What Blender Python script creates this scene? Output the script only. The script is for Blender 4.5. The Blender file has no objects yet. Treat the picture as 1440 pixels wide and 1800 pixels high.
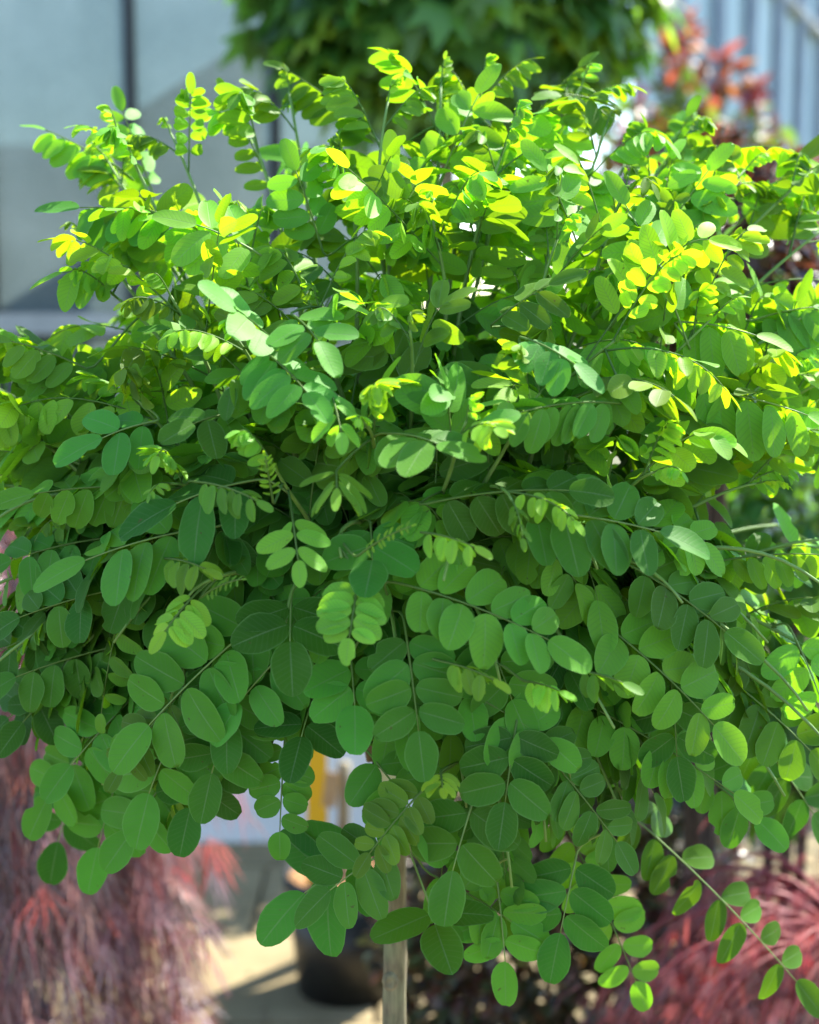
import bpy, math, random
import numpy as np
from mathutils import Vector

R = math.radians
SC = bpy.context.scene
COL = SC.collection
rng = np.random.default_rng(7)
random.seed(7)

# ------------------------------------------------------------------ camera
CAM_Z, PITCH, FPX = 1.5, R(7.5), 2770.0          # focal length in pixels of a 1440x1800 frame
cam_d = bpy.data.cameras.new('camera')
cam = bpy.data.objects.new('camera', cam_d)
COL.objects.link(cam)
cam.location = (0, 0, CAM_Z)
cam.rotation_euler = (R(90) - PITCH, 0, 0)
cam_d.sensor_fit = 'VERTICAL'
cam_d.sensor_height = 24.0
cam_d.lens = 24.0 * FPX / 1800.0
cam_d.clip_start, cam_d.clip_end = 0.02, 2000
cam_d.dof.use_dof = True
cam_d.dof.focus_distance = 1.32
cam_d.dof.aperture_fstop = 2.4
SC.camera = cam

# ------------------------------------------------------------------ light
SUN_EL, SUN_AZ = R(50), R(43)                    # azimuth clockwise from +Y (the view direction)
wd = bpy.data.worlds.new('World')
SC.world = wd
wd.use_nodes = True
wn = wd.node_tree
sky = wn.nodes.new('ShaderNodeTexSky')
sky.sky_type = 'NISHITA'
sky.sun_disc = False
sky.sun_elevation = SUN_EL
sky.sun_rotation = SUN_AZ
sky.air_density = 1.0
sky.dust_density = 0.25
sky.ozone_density = 1.8
bg = wn.nodes['Background']
bg.inputs[1].default_value = 0.15
wn.links.new(sky.outputs[0], bg.inputs[0])
sun_d = bpy.data.lights.new('sun', 'SUN')
sun_d.energy = 5.0
sun_d.angle = R(0.55)
sun_d.color = (1.0, 0.95, 0.86)
sun = bpy.data.objects.new('sun', sun_d)
COL.objects.link(sun)
S = Vector((math.cos(SUN_EL) * math.sin(SUN_AZ), math.cos(SUN_EL) * math.cos(SUN_AZ), math.sin(SUN_EL)))
sun.rotation_euler = S.to_track_quat('Z', 'Y').to_euler()
sun.location = (3, 3, 6)
SC.view_settings.view_transform = 'Standard'
SC.view_settings.look = 'None'
SC.view_settings.gamma = 1
SC.view_settings.exposure = 1.75
SC.render.engine = 'CYCLES'
SC.cycles.max_bounces = 10
SC.cycles.diffuse_bounces = 5
SC.cycles.transmission_bounces = 6
SC.cycles.transparent_max_bounces = 12
SC.cycles.caustics_reflective = False
SC.cycles.caustics_refractive = False
SC.cycles.sample_clamp_indirect = 6
SC.cycles.use_denoising = True

# ------------------------------------------------------------------ geometry helpers
CF = np.array([0, math.cos(PITCH), -math.sin(PITCH)])
CU = np.array([0, math.sin(PITCH), math.cos(PITCH)])
CR = np.array([1.0, 0, 0])
CO = np.array([0, 0, CAM_Z])
UP = np.array([0, 0, 1.0])


def at(px, py, d):
    """the point of the place seen at (px, py), d metres ahead"""
    return CO + d * (CF + CR * (px - 720) / FPX - CU * (py - 900) / FPX)


def proj(p):
    q = np.asarray(p) - CO
    d = q @ CF
    return 720 + FPX * (q @ CR) / d, 900 - FPX * (q @ CU) / d, d


def on_ground(px, py):
    v = CF + CR * (px - 720) / FPX - CU * (py - 900) / FPX
    return CO + v * (CAM_Z / -v[2])


def nrm(v):
    v = np.asarray(v, float)
    return v / (np.linalg.norm(v, axis=-1, keepdims=True) + 1e-12)


class MB:
    """collects geometry with two point attributes (leafuv, tint) and links it as one mesh object"""
    def __init__(s):
        s.V, s.F, s.A, s.B, s.n = [], [], [], [], 0

    def add(s, V, F, A=None, B=None):
        V = np.asarray(V, float)
        s.V.append(V)
        s.A.append(np.zeros((len(V), 3)) if A is None else A)
        s.B.append(np.zeros((len(V), 3)) if B is None else B)
        n = s.n
        s.F.extend([tuple(i + n for i in f) for f in F])
        s.n += len(V)

    def box(s, c, d, rot=None):
        c = np.asarray(c, float); d = np.asarray(d, float) / 2
        v = np.array([[x, y, z] for x in (-1, 1) for y in (-1, 1) for z in (-1, 1)], float) * d
        if rot is not None:
            v = v @ np.array(rot).T
        s.add(v + c, [(0, 1, 3, 2), (4, 6, 7, 5), (0, 4, 5, 1), (2, 3, 7, 6), (0, 2, 6, 4), (1, 5, 7, 3)])
        return s

    def tube(s, pts, rad, k=6, tint=None, cap=True):
        pts = np.asarray(pts, float)
        n = len(pts)
        rad = np.full(n, rad) if np.isscalar(rad) else np.asarray(rad, float)
        T = nrm(np.gradient(pts, axis=0))
        ref = np.array([0.31, 0.17, 0.93]) if abs(T[0][2]) < .8 else np.array([1.0, 0.1, 0.0])
        N = []
        for t in T:
            ref = ref - t * (ref @ t)
            ref = ref / np.linalg.norm(ref)
            N.append(ref)
        N = np.array(N)
        Bn = np.cross(T, N)
        a = np.linspace(0, 2 * math.pi, k, endpoint=False)
        ring = pts[:, None] + rad[:, None, None] * (np.cos(a)[None, :, None] * N[:, None] + np.sin(a)[None, :, None] * Bn[:, None])
        F = []
        for i in range(n - 1):
            for j in range(k):
                F.append((i * k + j, i * k + (j + 1) % k, (i + 1) * k + (j + 1) % k, (i + 1) * k + j))
        if cap:
            F.append(tuple(range(k))[::-1])
            F.append(tuple((n - 1) * k + j for j in range(k)))
        B = np.zeros((n * k, 3))
        if tint is not None:
            B[:, 0] = np.repeat(np.asarray(tint, float) * np.ones(n), k)
        B[:, 2] = np.repeat(np.linspace(0, 1, n), k)
        s.add(ring.reshape(-1, 3), F, None, B)
        return s

    def build(s, name, mat, parent=None, smooth=True, origin=None):
        me = bpy.data.meshes.new(name)
        V = np.concatenate(s.V)
        if origin is not None:
            V = V - np.asarray(origin)
        me.from_pydata(V.tolist(), [], s.F)
        for nm, arr in (('leafuv', s.A), ('tint', s.B)):
            at_ = me.attributes.new(nm, 'FLOAT_VECTOR', 'POINT')
            at_.data.foreach_set('vector', np.concatenate(arr).astype(np.float32).ravel())
        me.materials.append(mat)
        if smooth:
            me.polygons.foreach_set('use_smooth', [True] * len(me.polygons))
        me.update()
        o = bpy.data.objects.new(name, me)
        COL.objects.link(o)
        if parent is not None:
            o.parent = parent
            if origin is None:
                o.location = -np.asarray(WORLD.get(parent.name, (0, 0, 0)))
            else:
                o.location = np.asarray(origin) - np.asarray(WORLD.get(parent.name, (0, 0, 0)))
        elif origin is not None:
            o.location = origin
        WORLD[o.name] = tuple(origin) if origin is not None else (0, 0, 0)
        return o


WORLD = {}


def thing(name, label, cat, loc, group=None):
    o = bpy.data.objects.new(name, None)
    o.empty_display_size = .05
    COL.objects.link(o)
    o.location = loc
    WORLD[o.name] = tuple(loc)
    o['label'], o['category'] = label, cat
    if group:
        o['group'] = group
    return o


def tag(o, label=None, cat=None, group=None, kind=None):
    for k, v in (('label', label), ('category', cat), ('group', group), ('kind', kind)):
        if v:
            o[k] = v
    return o


def bez(p0, p1, p2, p3, n):
    t = np.linspace(0, 1, n)[:, None]
    return (1 - t) ** 3 * p0 + 3 * (1 - t) ** 2 * t * p1 + 3 * (1 - t) * t * t * p2 + t ** 3 * p3


# ------------------------------------------------------------------ materials
def mat(name):
    m = bpy.data.materials.new(name)
    m.use_nodes = True
    nt = m.node_tree
    nt.nodes.clear()
    out = nt.nodes.new('ShaderNodeOutputMaterial')
    return m, nt, out


def node(nt, typ, **kw):
    n = nt.nodes.new(typ)
    for k, v in kw.items():
        if k.startswith('i_'):
            n.inputs[k[2:].replace('_', ' ')].default_value = v
        elif k.startswith('n_'):
            n.inputs[int(k[2:])].default_value = v
        else:
            setattr(n, k, v)
    return n


def rgb(c):
    return (c[0], c[1], c[2], 1)


def mixc(nt, fac, a, b, mode='MIX'):
    n = nt.nodes.new('ShaderNodeMix')
    n.data_type = 'RGBA'
    n.blend_type = mode
    for s, v in ((0, fac), (6, a), (7, b)):
        if isinstance(v, (int, float)):
            n.inputs[s].default_value = v
        elif isinstance(v, tuple):
            n.inputs[s].default_value = rgb(v)
        else:
            nt.links.new(v, n.inputs[s])
    return n.outputs[2]


def mth(nt, op, a, b=None, c=None, clamp=False):
    n = nt.nodes.new('ShaderNodeMath')
    n.operation = op
    n.use_clamp = clamp
    for i, v in enumerate((a, b, c)):
        if v is None:
            continue
        if isinstance(v, (int, float)):
            n.inputs[i].default_value = v
        else:
            nt.links.new(v, n.inputs[i])
    return n.outputs[0]


def noise(nt, scale, detail=3, vec=None, rough=.5):
    n = node(nt, 'ShaderNodeTexNoise')
    n.inputs['Scale'].default_value = scale
    n.inputs['Detail'].default_value = detail
    n.inputs['Roughness'].default_value = rough
    if vec is None:
        g = nt.nodes.new('ShaderNodeNewGeometry')
        vec = g.outputs['Position']
    nt.links.new(vec, n.inputs['Vector'])
    return n.outputs[0]


def ramp(nt, val, lo, hi):
    n = nt.nodes.new('ShaderNodeMapRange')
    n.inputs[1].default_value, n.inputs[2].default_value = lo, hi
    n.clamp = True
    nt.links.new(val, n.inputs[0])
    return n.outputs[0]


def leaf_material(name, mature, young, trans_m, trans_y, back_mix=.45, back=(0.16, 0.25, 0.13), tfac=.42, rough=.42,
                  spec=.35, vein=True, var=.35, bump=.25):
    m, nt, out = mat(name)
    ta = node(nt, 'ShaderNodeAttribute', attribute_name='tint')
    ua = node(nt, 'ShaderNodeAttribute', attribute_name='leafuv')
    st = nt.nodes.new('ShaderNodeSeparateXYZ'); nt.links.new(ta.outputs['Vector'], st.inputs[0])
    su = nt.nodes.new('ShaderNodeSeparateXYZ'); nt.links.new(ua.outputs['Vector'], su.inputs[0])
    age_glow, rnd = st.outputs[0], st.outputs[1]
    geo = nt.nodes.new('ShaderNodeNewGeometry')
    col = mixc(nt, age_glow, mature, young)
    # leaf to leaf variation
    v1 = mth(nt, 'MULTIPLY_ADD', rnd, var * 2, 1 - var)
    comb = nt.nodes.new('ShaderNodeCombineXYZ')
    nt.links.new(mth(nt, 'MULTIPLY_ADD', st.outputs[2], .36, .84), comb.inputs[0])
    comb.inputs[1].default_value = 1
    nt.links.new(mth(nt, 'MULTIPLY_ADD', st.outputs[2], -.4, 1.15), comb.inputs[2])
    hue = comb.outputs[0]
    vs = nt.nodes.new('ShaderNodeVectorMath'); vs.operation = 'SCALE'
    nt.links.new(hue, vs.inputs[0]); nt.links.new(v1, vs.inputs[3])
    col = mixc(nt, 1.0, col, vs.outputs[0], 'MULTIPLY')
    mott = ramp(nt, noise(nt, 55, 4), .25, .8)
    col = mixc(nt, mott, mixc(nt, 1.0, col, (.86, .88, .9), 'MULTIPLY'), col)
    tr = mixc(nt, age_glow, trans_m, trans_y)
    tr = mixc(nt, 1.0, tr, vs.outputs[0], 'MULTIPLY')
    height = None
    if vein:
        au = mth(nt, 'ABSOLUTE', su.outputs[0])
        rib = mth(nt, 'SUBTRACT', 1, ramp(nt, au, .015, .06))
        lat = mth(nt, 'SINE', mth(nt, 'MULTIPLY', mth(nt, 'MULTIPLY_ADD', au, -.22, su.outputs[1]), 62))
        latr = ramp(nt, lat, .55, 1)
        col = mixc(nt, mth(nt, 'MULTIPLY', rib, .45), col, mixc(nt, .5, col, (.42, .55, .28)))
        col = mixc(nt, mth(nt, 'MULTIPLY', latr, .06), col, (.30, .42, .2))
        tr = mixc(nt, mth(nt, 'MULTIPLY', rib, .6), tr, mixc(nt, .55, tr, (.05, .1, .01)))
        tr = mixc(nt, mth(nt, 'MULTIPLY', latr, .28), tr, (.08, .16, .01))
        edge = ramp(nt, au, .91, .985)
        col = mixc(nt, mth(nt, 'MULTIPLY', edge, .4), col, (.25, .46, .14))
        height = mth(nt, 'ADD', mth(nt, 'MULTIPLY', rib, -.8), mth(nt, 'MULTIPLY', latr, -.3))
    if vein:
        sp = ramp(nt, noise(nt, 170, 2), .735, .775)
        col = mixc(nt, mth(nt, 'MULTIPLY', sp, .6), col, (.16, .12, .04))
        tr = mixc(nt, mth(nt, 'MULTIPLY', sp, .7), tr, (.06, .04, .01))
        ds = ramp(nt, noise(nt, 22, 3), .52, .8)
        col = mixc(nt, mth(nt, 'MULTIPLY', ds, .12), col, (.26, .40, .18))
    bk = mixc(nt, back_mix, col, back)
    col = mixc(nt, geo.outputs['Backfacing'], col, bk)
    pr = nt.nodes.new('ShaderNodeBsdfPrincipled')
    nt.links.new(col, pr.inputs['Base Color'])
    rg = mth(nt, 'MULTIPLY_ADD', geo.outputs['Backfacing'], .22, rough)
    nt.links.new(rg, pr.inputs['Roughness'])
    pr.inputs['Specular IOR Level'].default_value = spec
    nz = noise(nt, 240, 3)
    h = nz if height is None else mth(nt, 'MULTIPLY_ADD', nz, .55, height)
    bp = nt.nodes.new('ShaderNodeBump')
    bp.inputs['Strength'].default_value = bump
    bp.inputs['Distance'].default_value = .0006
    nt.links.new(h, bp.inputs['Height'])
    nt.links.new(bp.outputs[0], pr.inputs['Normal'])
    tl = nt.nodes.new('ShaderNodeBsdfTranslucent')
    nt.links.new(tr, tl.inputs[0])
    mx = nt.nodes.new('ShaderNodeMixShader')
    mx.inputs[0].default_value = tfac
    nt.links.new(pr.outputs[0], mx.inputs[1]); nt.links.new(tl.outputs[0], mx.inputs[2])
    nt.links.new(mx.outputs[0], out.inputs[0])
    return m


def plain(name, c1, c2, scale=20, rough=.8, spec=.3, bump=0, bdist=.002, detail=4, stretch=None, metal=0):
    m, nt, out = mat(name)
    vec = None
    if stretch:
        g = nt.nodes.new('ShaderNodeNewGeometry')
        mp = nt.nodes.new('ShaderNodeMapping')
        mp.inputs['Scale'].default_value = stretch
        nt.links.new(g.outputs['Position'], mp.inputs[0])
        vec = mp.outputs[0]
    n = noise(nt, scale, detail, vec, .6)
    pr = nt.nodes.new('ShaderNodeBsdfPrincipled')
    nt.links.new(mixc(nt, ramp(nt, n, .3, .7), c1, c2), pr.inputs['Base Color'])
    pr.inputs['Roughness'].default_value = rough
    pr.inputs['Metallic'].default_value = metal
    pr.inputs['Specular IOR Level'].default_value = spec
    if bump:
        b = nt.nodes.new('ShaderNodeBump')
        b.inputs['Strength'].default_value = bump
        b.inputs['Distance'].default_value = bdist
        nt.links.new(n, b.inputs['Height'])
        nt.links.new(b.outputs[0], pr.inputs['Normal'])
    nt.links.new(pr.outputs[0], out.inputs[0])
    return m


def stem_material(name, old, new):
    m, nt, out = mat(name)
    ta = node(nt, 'ShaderNodeAttribute', attribute_name='tint')
    st = nt.nodes.new('ShaderNodeSeparateXYZ'); nt.links.new(ta.outputs['Vector'], st.inputs[0])
    n = noise(nt, 60, 4)
    c = mixc(nt, st.outputs[0], old, new)
    c = mixc(nt, ramp(nt, n, .3, .7), mixc(nt, 1., c, (.7, .7, .7), 'MULTIPLY'), c)
    pr = nt.nodes.new('ShaderNodeBsdfPrincipled')
    nt.links.new(c, pr.inputs['Base Color'])
    pr.inputs['Roughness'].default_value = .6
    nt.links.new(pr.outputs[0], out.inputs[0])
    return m


def bark_material():
    m, nt, out = mat('trunk bark')
    g = nt.nodes.new('ShaderNodeNewGeometry')
    mp = nt.nodes.new('ShaderNodeMapping'); mp.inputs['Scale'].default_value = (1, 1, .16)
    nt.links.new(g.outputs['Position'], mp.inputs[0])
    n1 = noise(nt, 160, 5, mp.outputs[0], .65)
    n2 = noise(nt, 26, 3)
    c = mixc(nt, ramp(nt, n1, .35, .65), (.09, .07, .045), (.24, .20, .12))
    c = mixc(nt, mth(nt, 'MULTIPLY', ramp(nt, n2, .45, .7), .5), c, (.17, .20, .10))
    pr = nt.nodes.new('ShaderNodeBsdfPrincipled')
    nt.links.new(c, pr.inputs['Base Color'])
    pr.inputs['Roughness'].default_value = .85
    b = nt.nodes.new('ShaderNodeBump'); b.inputs['Strength'].default_value = .6; b.inputs['Distance'].default_value = .002
    nt.links.new(n1, b.inputs['Height']); nt.links.new(b.outputs[0], pr.inputs['Normal'])
    nt.links.new(pr.outputs[0], out.inputs[0])
    return m


def glass_material():
    """patterned frosted glass: lets part of the light straight through and scatters the rest"""
    m, nt, out = mat('frosted glass')
    geo = nt.nodes.new('ShaderNodeNewGeometry')
    vor = nt.nodes.new('ShaderNodeTexVoronoi'); vor.inputs['Scale'].default_value = 110
    nt.links.new(geo.outputs['Position'], vor.inputs['Vector'])
    bp = nt.nodes.new('ShaderNodeBump'); bp.inputs['Strength'].default_value = .8; bp.inputs['Distance'].default_value = .004
    nt.links.new(vor.outputs[0], bp.inputs['Height'])
    tp = nt.nodes.new('ShaderNodeBsdfTransparent'); tp.inputs[0].default_value = (.54, .61, .60, 1)
    tl = nt.nodes.new('ShaderNodeBsdfTranslucent'); tl.inputs[0].default_value = (.42, .51, .55, 1)
    df = nt.nodes.new('ShaderNodeBsdfPrincipled')
    df.inputs['Base Color'].default_value = (.33, .39, .41, 1); df.inputs['Roughness'].default_value = .25
    for s in (tl, df):
        nt.links.new(bp.outputs[0], s.inputs['Normal'])
    gr = mth(nt, 'ADD', mth(nt, 'MULTIPLY', ramp(nt, noise(nt, 3.2, 5), .3, .7), .7), mth(nt, 'MULTIPLY', ramp(nt, vor.outputs[0], 0, .9), .3))
    nt.links.new(mixc(nt, gr, (.20, .255, .255), (.42, .49, .50)), tl.inputs[0])
    nt.links.new(mixc(nt, gr, (.15, .19, .185), (.29, .34, .34)), df.inputs['Base Color'])
    m1 = nt.nodes.new('ShaderNodeMixShader'); m1.inputs[0].default_value = .45
    nt.links.new(tl.outputs[0], m1.inputs[1]); nt.links.new(df.outputs[0], m1.inputs[2])
    m2 = nt.nodes.new('ShaderNodeMixShader'); m2.inputs[0].default_value = .62
    nt.links.new(tp.outputs[0], m2.inputs[1]); nt.links.new(m1.outputs[0], m2.inputs[2])
    nt.links.new(m2.outputs[0], out.inputs[0])
    return m


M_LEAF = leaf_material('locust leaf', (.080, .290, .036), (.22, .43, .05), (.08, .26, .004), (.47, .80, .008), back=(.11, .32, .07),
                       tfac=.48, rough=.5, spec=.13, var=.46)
M_STEM = stem_material('locust shoot', (.16, .13, .07), (.17, .30, .06))
M_BARK = bark_material()
M_TWIG = plain('dark twig', (.035, .022, .016), (.09, .06, .04), 80, .8)
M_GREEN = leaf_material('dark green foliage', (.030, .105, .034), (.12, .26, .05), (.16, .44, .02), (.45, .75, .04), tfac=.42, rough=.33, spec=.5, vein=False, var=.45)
M_LACE = leaf_material('red lace foliage', (.29, .19, .20), (.34, .05, .055), (.30, .13, .13), (.9, .05, .04), back=(.52, .45, .46),
                       tfac=.36, rough=.34, spec=.75, vein=False, var=.85)
M_BURG = leaf_material('burgundy foliage', (.025, .017, .014), (.10, .06, .025), (.07, .02, .015), (.25, .08, .03), back=(.1, .09, .06), tfac=.3, rough=.32, spec=.5, vein=False, var=.5)
M_REDTIP = leaf_material('red tipped foliage', (.05, .14, .04), (.30, .05, .05), (.16, .34, .03), (.5, .07, .06), back=(.2, .2, .12), tfac=.42, rough=.35, spec=.5, vein=False, var=.4)
M_MIXED = leaf_material('olive brown foliage', (.05, .06, .025), (.10, .04, .03), (.12, .16, .03), (.3, .06, .03), tfac=.3, rough=.3, spec=.6, vein=False, var=.6)
M_GLASS = glass_material()
M_FRAME = plain('dark metal frame', (.018, .022, .027), (.03, .035, .04), 12, .45)
M_SILL = plain('grey sill', (.25, .27, .28), (.36, .38, .39), 12, .6)
M_WHITE = plain('white painted plinth', (.66, .68, .70), (.80, .81, .82), 5, .6, bump=.1)
M_SLAB = plain('sandstone slab', (.20, .155, .078), (.31, .245, .13), 7, .85, bump=.3, bdist=.003, detail=6)
M_BED = plain('grout', (.10, .09, .065), (.16, .14, .10), 40, .95)
M_POT = plain('black plastic pot', (.010, .011, .012), (.016, .017, .018), 30, .42, .45)
M_SOIL = plain('bark mulch', (.20, .10, .04), (.42, .24, .11), 90, .95, bump=.8, bdist=.01)
M_YELLOW = plain('yellow plastic label', (.80, .48, .015), (.84, .53, .03), 20, .45)
M_CREAM = plain('cream plastic label', (.72, .68, .48), (.80, .77, .60), 30, .5)
M_CARD = plain('tan card tag', (.52, .33, .17), (.58, .38, .2), 30, .8)
M_STAKE = plain('peeled stake', (.16, .14, .10), (.34, .30, .20), 120, .85, bump=.4, stretch=(1, 1, .15))
M_BAR = plain('grey metal bar', (.22, .27, .34), (.30, .35, .42), 10, .5)
M_RENDER = plain('pale wall', (.30, .31, .31), (.42, .43, .43), 3, .85)
M_BLUE = plain('pale blue sheet', (.46, .60, .66), (.54, .66, .70), 1.5, .5)
M_CASTER = plain('caster grey', (.07, .07, .065), (.13, .125, .11), 8, .8)
M_GRASS = plain('earth and grass', (.06, .08, .03), (.16, .14, .08), 5, .95, bump=.5, bdist=.02)

# ------------------------------------------------------------------ ground
g = MB()
gx = 400
g.add([(-gx, -gx, 0), (gx, -gx, 0), (gx, gx, 0), (-gx, gx, 0)], [(0, 1, 2, 3)])
ground = tag(g.build('ground', M_GRASS, smooth=False), kind='structure')
paving = MB().box((0, 2.4, .006), (5.6, 5.2, .012)).build('paving', M_BED, smooth=False)
tag(paving, kind='structure')
SLABS = []
for k in range(4):
    b = MB()
    w, h, e = .598 / 2, .448 / 2, .008
    jx = rng.uniform(-.003, .003, (4, 2))
    base = np.array([(-w, -h), (w, -h), (w, h), (-w, h)]) + jx
    v = [(x, y, .0) for x, y in base] + [(x, y, .022) for x, y in base] + [(x * (1 - e / w), y * (1 - e / h), .026) for x, y in base]
    f = [(0, 1, 5, 4), (1, 2, 6, 5), (2, 3, 7, 6), (3, 0, 4, 7), (4, 5, 9, 8), (5, 6, 10, 9), (6, 7, 11, 10), (7, 4, 8, 11), (8, 9, 10, 11)]
    b.add(v, f)
    o = b.build('slab', M_SLAB, paving, smooth=False)
    SLABS.append(o.data)
    bpy.data.objects.remove(o)
for j in range(11):
    for i in range(9):
        o = bpy.data.objects.new('slab', random.choice(SLABS))
        COL.objects.link(o)
        o.parent = paving
        o.location = (-2.5 + i * .608 + (.3 if j % 2 else 0), .1 + j * .458, .0115 + random.uniform(-.001, .001))
        o.rotation_euler = (random.uniform(-.003, .003), random.uniform(-.003, .003), random.uniform(-.004, .004))
PZ = .036      # top of the paving

# ------------------------------------------------------------------ glass screen behind
GY = 4.25
def gx_at(px, y=GY):                       # x of the screen plane under a picture column
    return (px - 720) / FPX * (y / math.cos(PITCH)) * 1.0

screen = thing('glass_screen', 'tall frosted patterned glass screen in dark frame on white plinth', 'glass screen', (gx_at(150), GY, PZ))
pitch_ = gx_at(492) - gx_at(247)
posts = [gx_at(247) + pitch_ * k for k in range(-5, 3)]
zs = 1.45
for k, x in enumerate(posts):
    MB().box((x, GY, (2.9 + .36) / 2), (.026, .05, 2.9 - .36)).build('post', M_FRAME, screen, smooth=False)
    if k < len(posts) - 1:
        xc = (x + posts[k + 1]) / 2
        for z0, z1, nm in ((zs + .03, 2.9, 'glass_pane'), (.42, zs - .03, 'glass_pane')):
            MB().box((xc, GY + .006, (z0 + z1) / 2), (pitch_ - .024, .006, z1 - z0)).build(nm, M_GLASS, screen, smooth=False)
L0, L1 = posts[0] - .02, posts[-1] + .02
MB().box(((L0 + L1) / 2, GY, 2.92), (L1 - L0, .06, .04)).build('top_rail', M_FRAME, screen, smooth=False)
th = R(4.5)
MB().box(((L0 + L1) / 2, GY - .02, zs), (L1 - L0, .075, .055)).build('sill', M_SILL, screen, smooth=False)
MB().box(((L0 + L1) / 2, GY, .39), (L1 - L0, .07, .06)).build('bottom_rail', M_FRAME, screen, smooth=False)
MB().box(((L0 + L1) / 2, GY, (PZ + .36) / 2), (L1 - L0 + .1, .16, .36 - PZ)).build('plinth', M_WHITE, screen, smooth=False)

# pale building far behind the glass
bw = thing('building', 'low pale rendered building far behind the frosted glass screen', 'building', (-3.2, 9, 0))
MB().box((-3.6, 10, 1.1), (6.5, 3, 2.2)).build('wall', M_RENDER, bw, smooth=False)
MB().box((-3.6, 10, 2.26), (6.8, 3.3, .12)).build('roof', M_FRAME, bw, smooth=False)

# ------------------------------------------------------------------ railing upper right
rail = thing('railing', 'tall grey metal bar railing with pale blue panels behind the red shrub', 'railing', (1.4, 6.4, 0))
for px, d in ((1120, 6.1), (1190, 6.2), (1262, 6.35), (1318, 6.5), (1366, 6.7), (1404, 6.9), (1440, 7.1), (1476, 7.3), (1520, 7.5)):
    p = at(px, 200, d)
    MB().box((p[0], p[1], 1.75), (.04, .04, 3.5)).build('bar', M_BAR, rail, smooth=False)
RB = [at(px, 200, d) for px, d in ((1120, 6.1), (1190, 6.2), (1262, 6.35), (1318, 6.5), (1366, 6.7), (1404, 6.9), (1440, 7.1), (1476, 7.3), (1520, 7.5))]
for k in range(len(RB) - 1):
    u, w = RB[k] + np.array([.004, .035, 0]), RB[k + 1] + np.array([-.004, .035, 0])
    V = [(q[0], q[1] + dy, z) for dy in (0, .012) for q, z in ((u, .5), (w, .5), (w, 3.2), (u, 3.2))]
    pn = MB(); pn.add(V, [(0, 1, 2, 3), (7, 6, 5, 4), (0, 4, 5, 1), (1, 5, 6, 2), (2, 6, 7, 3), (3, 7, 4, 0)])
    pn.build('panel', M_BLUE, rail, smooth=False)
a, b = at(1100, -90, 6.05), at(1540, -90, 7.55)
MB().tube([a, b], .03, 6).build('top_rail', M_BAR, rail)
a, b = at(1100, 480, 6.05), at(1540, 480, 7.55)
MB().tube([a, b], .03, 6).build('mid_rail', M_BAR, rail)
MB().tube([at(1320, -60, 6.4), at(1470, 90, 7.2)], .03, 6).build('brace', M_SILL, rail)


# ------------------------------------------------------------------ foliage templates
def scatter(mb, TV, TF, TA, pos, ax, nn, size, tints, width=1.0):
    """copies of a leaf template (x across, y along, z normal) at pos, along ax, facing nn"""
    ax = nrm(ax)
    nn = nrm(nn - ax * np.sum(nn * ax, 1, keepdims=True))
    sd = np.cross(ax, nn)
    TV = np.asarray(TV, float)
    V = pos[:, None] + size[:, None, None] * (TV[None, :, 0:1] * sd[:, None] * width + TV[None, :, 1:2] * ax[:, None] + TV[None, :, 2:3] * nn[:, None])
    n, k = V.shape[:2]
    A = np.tile(TA, (n, 1)) if TA is not None else np.zeros((n * k, 3))
    B = np.repeat(tints, k, axis=0)
    base = (np.arange(n) * k + mb.n)
    mb.V.append(V.reshape(-1, 3)); mb.A.append(A); mb.B.append(B)
    for f in TF:
        fa = np.array(f)
        mb.F.extend(map(tuple, (base[:, None] + fa[None]).tolist()))
    mb.n += n * k


def oval(rows=5, wid=.3, bend=.12, point=0.0):
    V = [(0, 0, 0)]; F = []
    for i in range(1, rows):
        t = (1 - math.cos(math.pi * i / rows)) / 2
        h = wid * math.sqrt(max(0, 1 - (2 * t - 1) ** 2)) * (1 - point * max(0, t - .4))
        for u in (-1, 0, 1):
            V.append((u * h, t, -bend * t * t + .25 * abs(u) * h))
    V.append((0, 1, -bend))
    n = len(V) - 1
    F += [(0, 2, 1), (0, 3, 2)]
    for i in range(rows - 2):
        a = 1 + 3 * i
        F += [(a, a + 1, a + 4, a + 3), (a + 1, a + 2, a + 5, a + 4)]
    a = 1 + 3 * (rows - 2)
    F += [(a, a + 1, n), (a + 1, a + 2, n)]
    return np.array(V), F


def star(lobes, wid, droop=.25, spread=150):
    """palmate leaf: lobes of a maple leaf joined at the stalk"""
    V, F = [], []
    for k in range(lobes):
        an = R(-spread / 2 + spread * k / (lobes - 1))
        ln = 1 - .38 * abs(2 * k / (lobes - 1) - 1) ** 1.5
        d = np.array([math.sin(an), math.cos(an), 0]); s = np.array([math.cos(an), -math.sin(an), 0])
        b = len(V)
        V += [tuple(d * 0), tuple(d * ln * .45 - s * wid * ln + np.array([0, 0, -droop * .15])), tuple(d * ln * .5 + np.array([0, 0, -droop * .1])),
              tuple(d * ln * .45 + s * wid * ln + np.array([0, 0, -droop * .15])), tuple(d * ln + np.array([0, 0, -droop * ln]))]
        F += [(b, b + 2, b + 1), (b, b + 3, b + 2), (b + 1, b + 2, b + 4), (b + 2, b + 3, b + 4)]
    return np.array(V), F


def tints(n, age_glow, spread=.1, seed=0):
    r = np.random.default_rng(seed)
    return np.stack([np.clip(age_glow + r.normal(0, spread, n), 0, 1), r.random(n), r.random(n)], 1)


def rdir(n, r):
    return nrm(r.normal(size=(n, 3)))


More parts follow.
